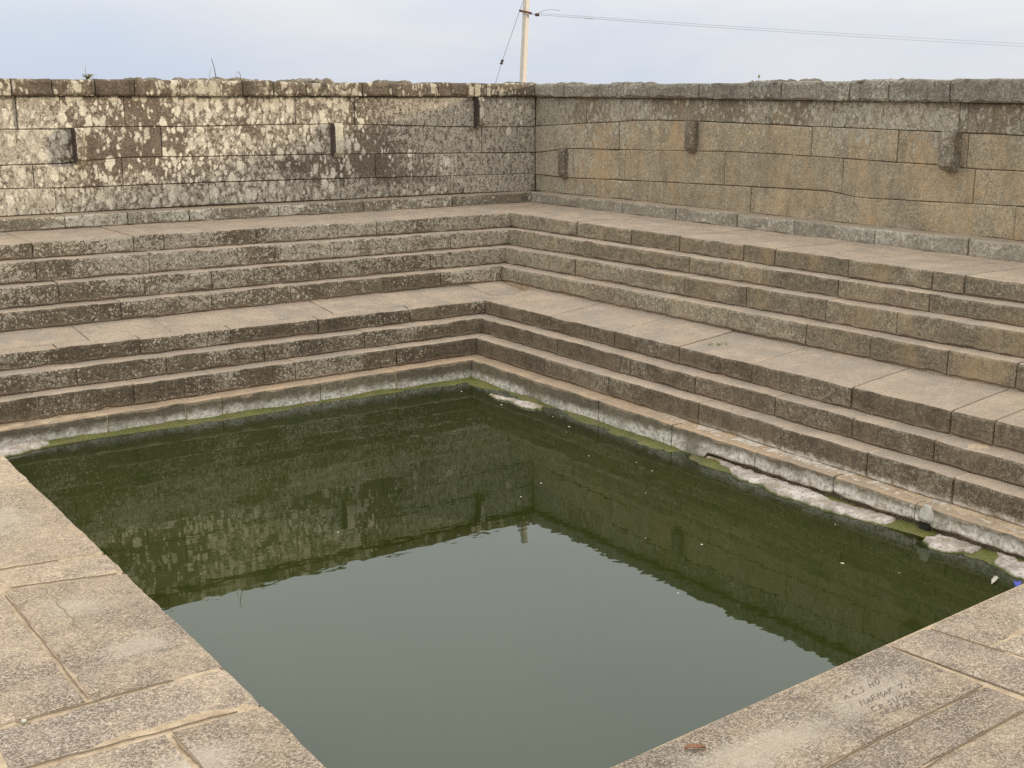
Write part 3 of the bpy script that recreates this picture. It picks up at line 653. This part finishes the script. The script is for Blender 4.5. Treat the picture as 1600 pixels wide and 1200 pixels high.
# near side, on the right of the picture
carved = slab([(-8.53, -11.52), (-5.305, -11.37), (-5.345, ER(-5.345)), (-8.53, ER(-8.53))], pool=(2,), gap=.013)
slab([(-5.22, -11.9), (-4.76, -11.86), (-4.95, ER(-4.95)), (-5.345, ER(-5.345))], pool=(2,), gap=.013)
slab([(-4.87, -11.10), (-3.32, -11.06), (-3.32, ER(-3.32)), (-4.95, ER(-4.95))], pool=(2,), gap=.013)
slab([(-4.76, -11.9), (-3.32, -11.9), (-3.32, -11.06), (-4.87, -11.10)], gap=.013)
slab([(-8.4, -11.81), (-5.28, -11.645), (-5.305, -11.37), (-8.4, -11.515)], gap=.013)
slab([(-6.9, -12.6), (-5.25, -12.6), (-5.28, -11.645), (-6.9, -11.73)], gap=.013)
slab([(-8.53, -12.6), (-6.9, -12.6), (-6.9, -11.73), (-8.53, -11.82)])
slab([(-5.22, -12.6), (-3.32, -12.6), (-3.32, -11.9), (-5.22, -11.9)])
slab([(-10.5, -12.6), (-8.56, -12.6), (-8.56, -10.93), (-10.5, -10.7)])

def top_z(o, x, y):
    w_ = wpos(o)
    ok, loc, nn, ix = o.ray_cast(Vector((x-w_.x, y-w_.y, 1.0)), Vector((0, 0, -1)))
    return loc.z+w_.z if ok else ZD
def ribbon(pts, wid, o, lift=.0012):
    pts = [Vector(p) for p in pts]; V, F = [], []
    fin = []
    for a, b in zip(pts, pts[1:]):
        k = max(1, int((b-a).length/.03)); fin += [a+(b-a)*i/k for i in range(k)]
    fin.append(pts[-1])
    for i, p in enumerate(fin):
        dr = (fin[min(i+1, len(fin)-1)]-fin[max(i-1, 0)]).normalized(); nn = Vector((-dr.y, dr.x))
        for s_ in (-1, 1):
            q = p+nn*wid*s_*(.5+.2*nz(p.x, p.y, s_, 40)); z = top_z(o, q.x, q.y)
            V += [(q.x, q.y, z+lift), (q.x, q.y, z-.004)]
        if i:
            k = (i-1)*4
            F += [(k, k+2, k+6, k+4), (k, k+4, k+5, k+1), (k+2, k+3, k+7, k+6)]
    return V, F
bpy.context.view_layer.update()
build('carved_lettering', *join([ribbon(q, .0060, carved) for q in STROKES if len(q) > 1]), M['ink'], carved)
cr = [(-9.05+.012*math.sin(i*2.1)+.008*math.sin(i*5), -7.15-i*.062) for i in range(14)]
build('crack', *ribbon(cr, .006, big_slab), M['crack'], big_slab)

bedo = [c_ for c_ in pav.children if c_.name.startswith('mortar_bed')][0]
def joint_crack(a_, c_, k0, k1, amp=.010):
    a_, c_ = Vector(a_), Vector(c_); d_ = (c_-a_).normalized(); n_ = Vector((-d_.y, d_.x)); L_ = (c_-a_).length
    return ribbon([a_+d_*(L_*(k0+(k1-k0)*i/24)) + n_*(amp*nz(i*.35, a_.x, a_.y, 1)+amp*.5*nz(i*.9, a_.y, 3, 1)) for i in range(25)], .0055, bedo)
build('crack', *join([joint_crack((-5.335, -10.78), (-5.235, -11.6), 0, 1, .005), joint_crack((-6.9, -11.447), (-5.3, -11.37), 0, .95), joint_crack((-6.6, -11.715), (-5.28, -11.645), .1, 1, .012), joint_crack((-4.95, -10.76), (-4.85, -11.3), 0, .8, .006),
    joint_crack((-9.7, -6.60), (-8.56, -6.765), .30, .75), joint_crack((-9.3, -7.02), (-8.56, -7.19), .1, .95, .012), joint_crack((-9.285, -7.05), (-9.258, -8.83), .05, .98, .012),
    joint_crack((-9.9, -8.85), (-8.56, -8.855), .2, .8, .012), joint_crack((-9.8, -9.31), (-8.56, -9.375), .05, .9, .014), joint_crack((-9.04, -9.38), (-9.03, -10.2), .05, .9)]), M['crack'], bedo)

# ------------------------------------------------------------------ pool
ZW = -1.647
ring = [(-8.50, ER(-8.5)-.05), (-3.30, ER(-3.3)-.05), (-3.30, -3.30), (-8.60, -3.30), (-8.60, ER(-8.5)-.05)]
ring = [(-8.62, -11.0), (-3.29, ER(-3.3)-.09), (-3.29, -3.29), (-8.62, -3.29)]
tag(build('water', [(x, y, ZW) for x, y in ring], [(0, 1, 2, 3)], M['water']), 'still murky green water of the tank reflecting wall and sky', None, kind='structure')
tag(build('pool_bed', [(x, y, -2.9) for x, y in ring], [(0, 1, 2, 3)], M['mud']), 'dark mud at the bottom of the pool', None, kind='structure')
# sunken shelf at the foot of the steps, coated in algae
def shelf(s, u0, u1, wid, zz):
    V, F = [], []; n = int(abs(u1-u0)/.09); m = 6
    for i in range(n+1):
        u = u0+(u1-u0)*i/n
        for j in range(m+1):
            k = j/m; wv = 3.28+(wid+.08*nz(u, 1, 0, 1.4))*k
            q = P(s, u, wv, 0)
            z = zz(u)-.035*k+.030*nz(q[0], q[1], 0, 2.1)*(1-.3*k)+.012*nz(q[0], q[1], 3, 8)-(.35 if j == m else 0)
            V.append((q[0], q[1], z))
    for i in range(n):
        for j in range(m): F.append((i*(m+1)+j, i*(m+1)+j+1, (i+1)*(m+1)+j+1, (i+1)*(m+1)+j))
    return V, F
a = shelf('L', -3.29, -8.65, .17, lambda u: -1.617-.004*(u > -6)); b = shelf('R', -3.29, -10.9, .24, lambda u: -1.630+.006*max(0, min(1, (-6.5-u)/2)))
tag(build('algae', *join([a, b]), M['algae'], smooth=True), 'olive green algae coating the shelf along the waterline', None, kind='stuff')

def sdist(p, poly_):
    """distance to a polygon's outline, positive inside"""
    ins = False; dmin = 1e9
    for a_, c_ in zip(poly_, poly_[1:]+poly_[:1]):
        if (a_.y > p.y) != (c_.y > p.y) and p.x < (c_.x-a_.x)*(p.y-a_.y)/(c_.y-a_.y)+a_.x: ins = not ins
        e = c_-a_; k = max(0, min(1, (p-a_).dot(e)/max(1e-9, e.dot(e)))); dmin = min(dmin, (p-a_-e*k).length)
    return dmin if ins else -dmin
def silt_bank(pts, label, top=-1.612, step=.035, side=None):
    """crumbling bank whose edge is wherever the ground dips under the water"""
    pts = [Vector(p) for p in pts]
    x0, x1 = min(p.x for p in pts)-.12, max(p.x for p in pts)+.12; y0, y1 = min(p.y for p in pts)-.12, max(p.y for p in pts)+.12
    x1 = min(x1, -3.298); y1 = min(y1, -3.298)
    nx_, ny_ = int((x1-x0)/step)+2, int((y1-y0)/step)+2
    V, F = [], []
    for i in range(nx_):
        for j in range(ny_):
            p = Vector((x0+(x1-x0)*i/(nx_-1), y0+(y1-y0)*j/(ny_-1)))
            sd = sdist(p, pts)+.055*nz(p.x, p.y, 1, 5)+.035*nz(p.x, p.y, 2, 13)
            k = max(0, min(1, (sd+.05)/.085)); k = k*k*(3-2*k)
            rim = i in (0, nx_-1) or j in (0, ny_-1)
            z = -1.70+(top+1.70)*k+.011*nz(p.x, p.y, 0, 3)+.006*nz(p.x, p.y, 3, 14)*k
            V.append((p.x, p.y, z))
    for i in range(nx_-1):
        for j in range(ny_-1): F.append((i*ny_+j, (i+1)*ny_+j, (i+1)*ny_+j+1, i*ny_+j+1))
    return tag(build('dried_silt', V, F, M['silt'], smooth=True), label, 'silt', 'dried silt at the foot of the steps')
silt_bank([(-3.28, -7.15), (-3.28, -9.24), (-3.43, -9.24), (-3.51, -8.98), (-3.52, -8.60), (-3.56, -8.27), (-3.50, -7.85), (-3.38, -7.45)],
          'long crumbling bank of pale dried silt under the tan-grey steps')
silt_bank([(-3.28, -9.60), (-3.28, -9.98), (-3.40, -9.96), (-3.55, -9.82), (-3.56, -9.70), (-3.46, -9.60)], 'small pale patch of silt just right of the drain mouth')
silt_bank([(-3.28, -10.08), (-3.28, -10.70), (-3.50, -10.70), (-3.52, -10.40), (-3.46, -10.15)], 'pale silt in the far right corner beside the near paving')
silt_bank([(-3.60, -4.03), (-3.50, -4.05), (-3.50, -4.33), (-3.42, -4.60), (-3.40, -4.86), (-3.51, -4.94), (-3.60, -4.65), (-3.585, -4.25)], 'narrow white tongue of silt on the water by the inner corner', top=-1.622, step=.022)
silt_bank([(-8.70, -3.28), (-8.06, -3.28), (-7.98, -3.38), (-8.16, -3.47), (-8.36, -3.56), (-8.70, -3.60)], 'wedge of dried silt where the left paving meets the steps')

# flecks adrift
rf = random.Random(5)
spots_ = [(1262, 921), (1435, 935), (1475, 957), (1268, 885), (1003, 861), (1150, 773), (1120, 749), (1057, 761), (1352, 857), (1408, 852), (735, 962), (930, 880), (1300, 1000)]
FL = [(-4.85, -8.73), (-4.3, -9.56), (-4.12, -9.9), (-4.57, -9.02), (-4.95, -6.9), (-3.95, -7.17), (-3.9, -6.9), (-4.12, -6.5), (-3.72, -9.0), (-3.62, -9.35), (-6.9, -7.0), (-5.3, -7.1), (-4.9, -9.6),
      (-3.7, -4.5), (-3.72, -3.75), (-3.55, -5.2), (-3.65, -5.6), (-3.8, -5.75), (-3.72, -5.9), (-4.4, -7.6), (-4.9, -7.9), (-5.1, -8.4), (-4.6, -8.2), (-5.6, -9.3), (-6.2, -6.5)]
first = None
FL = [q for i, q in enumerate(FL) if i not in (3, 9, 12, 18, 20, 22, 24)]
for i, (x, y) in enumerate(FL):
    if first is None:
        V = []; 
        for k in range(7):
            a_ = 2*math.pi*k/7; r_ = .012*(1+.35*math.sin(k*2.3)); V.append((x+r_*math.cos(a_), y+r_*.7*math.sin(a_), ZW+.001))
        V += [(x, y, ZW+.006)]
        first = build('floating_fleck', V, [(k, (k+1) % 7, 7) for k in range(7)] + [tuple(range(6, -1, -1))], M['fleck'])
        first.location.z = ZW+.0005
        tag(first, 'tiny pale fleck floating on the dark green water', 'fleck', 'flecks adrift on the water'); o = first
    else:
        o = first.copy(); COL.objects.link(o); o.location = (x, y, ZW+.0005)
    s_ = rf.uniform(.40, 1.05); o.scale = (s_, s_*rf.uniform(.6, 1.3), 1); o.rotation_euler.z = rf.uniform(0, 6)

# litter on the paving and at the pool edge
def blade(pts, wid, th, mat, name, label, cat, curl=.0):
    V, F = [], []; n = len(pts)
    for i, p in enumerate(pts):
        p = Vector(p); dr = (Vector(pts[min(i+1, n-1)])-Vector(pts[max(i-1, 0)])); dr.z = 0; dr.normalize(); nn = Vector((-dr.y, dr.x, 0))
        w_ = wid*math.sin(math.pi*(i+.35)/(n-.3))
        for s_ in (-1, 0, 1): V.append(tuple(p+nn*w_*s_+Vector((0, 0, curl*abs(s_)))))
        for s_ in (-1, 0, 1): V.append(tuple(p+nn*w_*s_+Vector((0, 0, curl*abs(s_)-th))))
    for i in range(n-1):
        a_, b_ = i*6, (i+1)*6
        F += [(a_, a_+1, b_+1, b_), (a_+1, a_+2, b_+2, b_+1), (a_+3, b_+3, b_+4, a_+4), (a_+4, b_+4, b_+5, a_+5), (a_, b_, b_+3, a_+3), (a_+2, a_+5, b_+5, b_+2)]
    F += [(0, 3, 4, 1), (1, 4, 5, 2), ((n-1)*6, (n-1)*6+1, (n-1)*6+4, (n-1)*6+3), ((n-1)*6+1, (n-1)*6+2, (n-1)*6+5, (n-1)*6+4)]
    return tag(build(name, V, F, mat), label, cat)
zz = top_z(carved, -7.05, -10.98)+.003
blade([(-7.085, -10.955, zz+.003), (-7.065, -10.962, zz+.011), (-7.04, -10.985, zz+.013), (-7.02, -10.985, zz+.008), (-6.995, -11.005, zz+.004)][::-1], .019, .002, M['leaf'], 'dry_leaf',
      'curled rust-brown dry leaf lying on the near paving', 'leaf', .010)
V, F = [], []
for i in range(5):
    for j in range(8):
        a_ = 2*math.pi*j/8; b_ = math.pi*(i/4-.5); r_ = .014*(1+.2*nz(i, j, 2, .9)); V.append((-9.598+r_*math.cos(b_)*math.cos(a_), -8.87+r_*.8*math.cos(b_)*math.sin(a_), ZD+.004+.009*math.sin(b_)))
for i in range(4):
    for j in range(8): F.append((i*8+j, i*8+(j+1) % 8, (i+1)*8+(j+1) % 8, (i+1)*8+j))
tag(build('pebble', V, F, M['fleck']), 'small white pebble on the joint of the left paving', 'pebble')
blade([(-3.72, -10.52, -1.60), (-3.76, -10.55, -1.585), (-3.80, -10.58, -1.57), (-3.84, -10.60, -1.585)], .028, .003, M['blue'], 'plastic_scrap', 'crumpled blue scrap of plastic by the right end of the paving edge', 'litter', .012)
blade([(-3.66, -10.33, ZW+.012), (-3.70, -10.36, ZW+.02), (-3.74, -10.37, ZW+.013), (-3.79, -10.39, ZW+.008)], .016, .003, M['plaster'], 'plastic_scrap', 'grey-white scrap floating beside the blue plastic', 'litter', .006)
# a wisp of green on the right landing
bl = []
for i in range(26):
    k = i/25; x, y = -2.50+.17*k+rf.uniform(-.03, .03), -6.32-.10*k+rf.uniform(-.05, .05)
    bl.append(tube([(x, y, -.835), (x+rf.uniform(-.03, .03), y+rf.uniform(-.03, .03), -.822)], [.004, .001], 3))
tag(build('grass', *join(bl), M['grass']), 'thin wisp of green grass in a seam of the right landing', None, kind='stuff')

# ------------------------------------------------------------------ on top of the wall
def stone_lump(c, r, h, seed):
    V, F = [], []
    for i in range(5):
        for j in range(9):
            a_ = 2*math.pi*j/9; b_ = math.pi/2*i/4; k = 1+.35*nz(math.cos(a_)*1.4+seed, math.sin(a_)*1.4, i*.4, 1)
            V.append((c[0]+r[0]*k*math.cos(b_)*math.cos(a_), c[1]+r[1]*k*math.cos(b_)*math.sin(a_), c[2]-.02+(h+.02)*math.sin(b_)*k))
    for i in range(4):
        for j in range(9): F.append((i*9+j, i*9+(j+1) % 9, (i+1)*9+(j+1) % 9, (i+1)*9+j))
    F.append(tuple(range(8, -1, -1)))
    return V, F
lump = []
def cx(px): return -7.4*(838-px)/838 if px < 838 else 0
for (u0, u1, hh, s) in ((-6.0, -5.6, .026, 'L'), (-5.4, -4.3, .034, 'L'), (-3.9, -3.3, .036, 'L'), (-2.6, -2.2, .026, 'L'), (-.5, -.02, .022, 'L'), (-.2, -1.0, .018, 'R'), (-4.4, -5.2, .026, 'R'), (-5.9, -6.6, .016, 'R'), (-1.6, -2.5, .014, 'R')):
    n = int(abs(u1-u0)/.10)+2
    for i in range(n):
        u = u0+(u1-u0)*(i+.5)/n+rf.uniform(-.05, .05); vv = rf.uniform(-.20, -.02); q = P(s, u, vv, 1.698 if s == 'L' else 1.690)
        lump.append(stone_lump(q, (rf.uniform(.05, .16), rf.uniform(.05, .10)), hh*rf.uniform(.5, 1.1), rf.uniform(0, 50)))
tag(build('rubble', *join(lump), M['rubble']), 'low pale crust of broken mortar and dirt along the wall top', None, kind='stuff')

t = empty('dry_weed', (-6.425, .05, 1.70), 'small bushy dry weed with one tall stalk on the left wall top', 'weed', 'weeds on the wall top')
build('stalk', *tube([(-6.425, .05, 1.69), (-6.43, .05, 1.78), (-6.428, .052, 1.862)], [.005, .004, .002], 5), M['dry'], t)
bl = []
for i in range(40):
    a_ = rf.uniform(0, 6.28); r_ = rf.uniform(.03, .10); bl.append(tube([(-6.41, .05, 1.69), (-6.41+r_*.5*math.cos(a_), .05+r_*.5*math.sin(a_), 1.69+rf.uniform(.03, .07)), (-6.40+r_*math.cos(a_), .05+r_*math.sin(a_), 1.70+rf.uniform(.01, .06))], [.003, .003, .001], 3))
build('leaves', *join(bl), M['weed'], t)
t = empty('dry_stalk', (-4.84, .05, 1.72), 'thin dark upright stalk leaning left on the wall top', 'weed', 'weeds on the wall top')
build('stem', *tube([(-4.84, .05, 1.70), (-4.86, .05, 1.84), (-4.892, .05, 1.965)], [.006, .005, .003], 5), M['darkstalk'], t)
build('side_stem', *tube([(-4.93, .05, 1.70), (-4.925, .05, 1.78), (-4.905, .05, 1.85)], [.003, .003, .002], 4), M['dry'], t)
t = empty('bent_stalk', (-4.53, .05, 1.72), 'short bent pair of stalks right of the dark stalk on the wall top', 'weed', 'weeds on the wall top')
build('stem', *tube([(-4.52, .05, 1.70), (-4.53, .05, 1.79), (-4.555, .05, 1.815), (-4.565, .05, 1.79)], [.004, .004, .003, .002], 4), M['darkstalk'], t)
build('side_stem', *tube([(-4.59, .05, 1.72), (-4.58, .05, 1.78), (-4.56, .05, 1.80)], [.003, .003, .002], 4), M['dry'], t)
t = empty('weed_tuft', (.1, -4.36, 1.72), 'tiny lone tuft on top of the tan wall', 'weed', 'weeds on the wall top')
build('stem', *tube([(.05, -4.36, 1.70), (.05, -4.365, 1.755)], [.003, .002], 4), M['dry'], t)
build('seed_head', *stone_lump((.05, -4.365, 1.755), (.013, .013), .014, 3), M['weed'], t)

# ------------------------------------------------------------------ pole and wires behind the corner
A = Vector((1.50, 2.44, .3)); B = Vector((1.760, 2.690, 3.24))
A = Vector((1.52, 2.45, 1.761))+(Vector((1.52, 2.45, 1.761))-Vector((1.746, 2.673, 3.089)))*(1.461/1.328)
pole = empty('utility_pole', A, 'slim pale concrete pole behind the corner of the two walls', 'pole')
B = Vector((1.746, 2.673, 3.089))+(Vector((1.746, 2.673, 3.089))-Vector((1.52, 2.45, 1.761)))*.12
ang = R(8); ax = Vector((math.cos(ang), math.sin(ang), 0)); ay = Vector((-math.sin(ang), math.cos(ang), 0))
V, F = [], []
for i in range(7):
    k = i/6; p = A+(B-A)*k; w1, w2 = .052-.006*k, .045-.005*k; ch = .010
    for (a_, b_) in ((-w1+ch, -w2), (w1-ch, -w2), (w1, -w2+ch), (w1, w2-ch), (w1-ch, w2), (-w1+ch, w2), (-w1, w2-ch), (-w1, -w2+ch)): V.append(tuple(p+ax*a_+ay*b_))
for i in range(6):
    for j in range(8): F.append((i*8+j, i*8+(j+1) % 8, (i+1)*8+(j+1) % 8, (i+1)*8+j))
F += [tuple(range(8)), tuple(range(48, 56))]
build('shaft', V, F, M['concrete'], pole)
c0 = Vector((1.712, 2.642, 2.895)); rt = Vector((.8186, -.5745, 0))
V, F = [], []
def bar(p, q, h, dth, upv=Vector((0, 0, 1))):
    dr = (q-p).normalized(); sd = dr.cross(upv).normalized(); u2 = sd.cross(dr)
    v = [tuple(c+sd*a_*dth+u2*b_*h) for c in (p, q) for a_, b_ in ((-1, -1), (1, -1), (1, 1), (-1, 1))]
    return v, [(0, 1, 2, 3), (7, 6, 5, 4), (0, 4, 5, 1), (1, 5, 6, 2), (2, 6, 7, 3), (3, 7, 4, 0)]
fr = Vector((-.5745, -.8186, 0))
build('cross_arm', *join([bar(c0-rt*.115+fr*.075+Vector((0, 0, .02)), c0+rt*.10+fr*.075-Vector((0, 0, .025)), .014, .012),
                          bar(c0-rt*.10-fr*.075+Vector((0, 0, .02)), c0+rt*.10-fr*.075-Vector((0, 0, .025)), .014, .012),
                          tube([c0+rt*.09-fr*.09-Vector((0, 0, .03)), c0+rt*.09+fr*.09-Vector((0, 0, .03))], .010, 6),
                          tube([c0-rt*.10-fr*.09+Vector((0, 0, .02)), c0-rt*.10+fr*.09+Vector((0, 0, .02))], .010, 6)]), M['rust'], pole)
def insulator(c, dr, r, ln):
    dr = dr.normalized(); pr = [(-.5, .25), (-.42, .8), (-.25, 1.0), (-.1, .6), (.0, .55), (.1, .6), (.25, 1.0), (.42, .8), (.5, .25)]
    return tube([c+dr*ln*k for k, _ in pr], [r*q for _, q in pr], 9)
ln_dir = Vector((15.47, .94, .01)).normalized()
i0 = c0+rt*.19-Vector((0, 0, .045))
build('insulator', *insulator(i0, ln_dir, .030, .075), M['porcelain'], pole)
build('insulator_link', *tube([c0+rt*.09-Vector((0, 0, .03)), i0], .005, 5), M['rust'], pole)
# power line running off to the right
def wire_pts(p, q, sag, n=28): return [p+(q-p)*(i/n)-Vector((0, 0, 4*sag*(i/n)*(1-i/n))) for i in range(n+1)]
far = Vector((47.0, 5.3, 3.02))
line = empty('power_line', i0, 'pair of thin grey wires running from the pole insulator off to the right', 'cable')
build('wire', *tube(wire_pts(i0+ln_dir*.04, far, .20), .0032, 5), M['wire'], line)
build('wire', *tube(wire_pts(i0+ln_dir*.04+Vector((0, 0, .025)), far+Vector((0, 0, .06)), .17), .0028, 5), M['wire'], line)
lp = [i0+Vector((0, 0, .02)), i0+rt*.10+Vector((0, 0, .065)), i0+rt*.22+Vector((0, 0, .085)), i0+rt*.34+Vector((0, 0, .075)), i0+rt*.38+Vector((0, 0, .068))]
build('loose_end', *tube(lp, .003, 4), M['wire'], line)
sp = wire_pts(i0+ln_dir*.04, far, .20, 200)[5]
build('splice', *tube([sp-ln_dir*.10, sp+ln_dir*.10], .007, 6), M['wire'], line)
# guy wire with its strain insulator
G0, G1 = Vector((1.735, 2.70, 3.16)), Vector((1.273, 2.714, 2.075)); G2 = Vector((1.149, 2.707, 1.751)); G3 = G2+(G2-G1)*4.4
guy = empty('guy_wire', G3, 'slanting stay wire with a dark insulator left of the concrete pole', 'cable')
dg = (G0-G1).normalized()
build('wire', *tube([G1+dg*.03, G0], .0042, 5), M['wire'], guy)
build('wire', *tube([G3, G1-dg*.03], .0042, 5), M['wire'], guy)
build('strain_insulator', *insulator(G1, dg, .030, .085), M['porcelain'], guy)
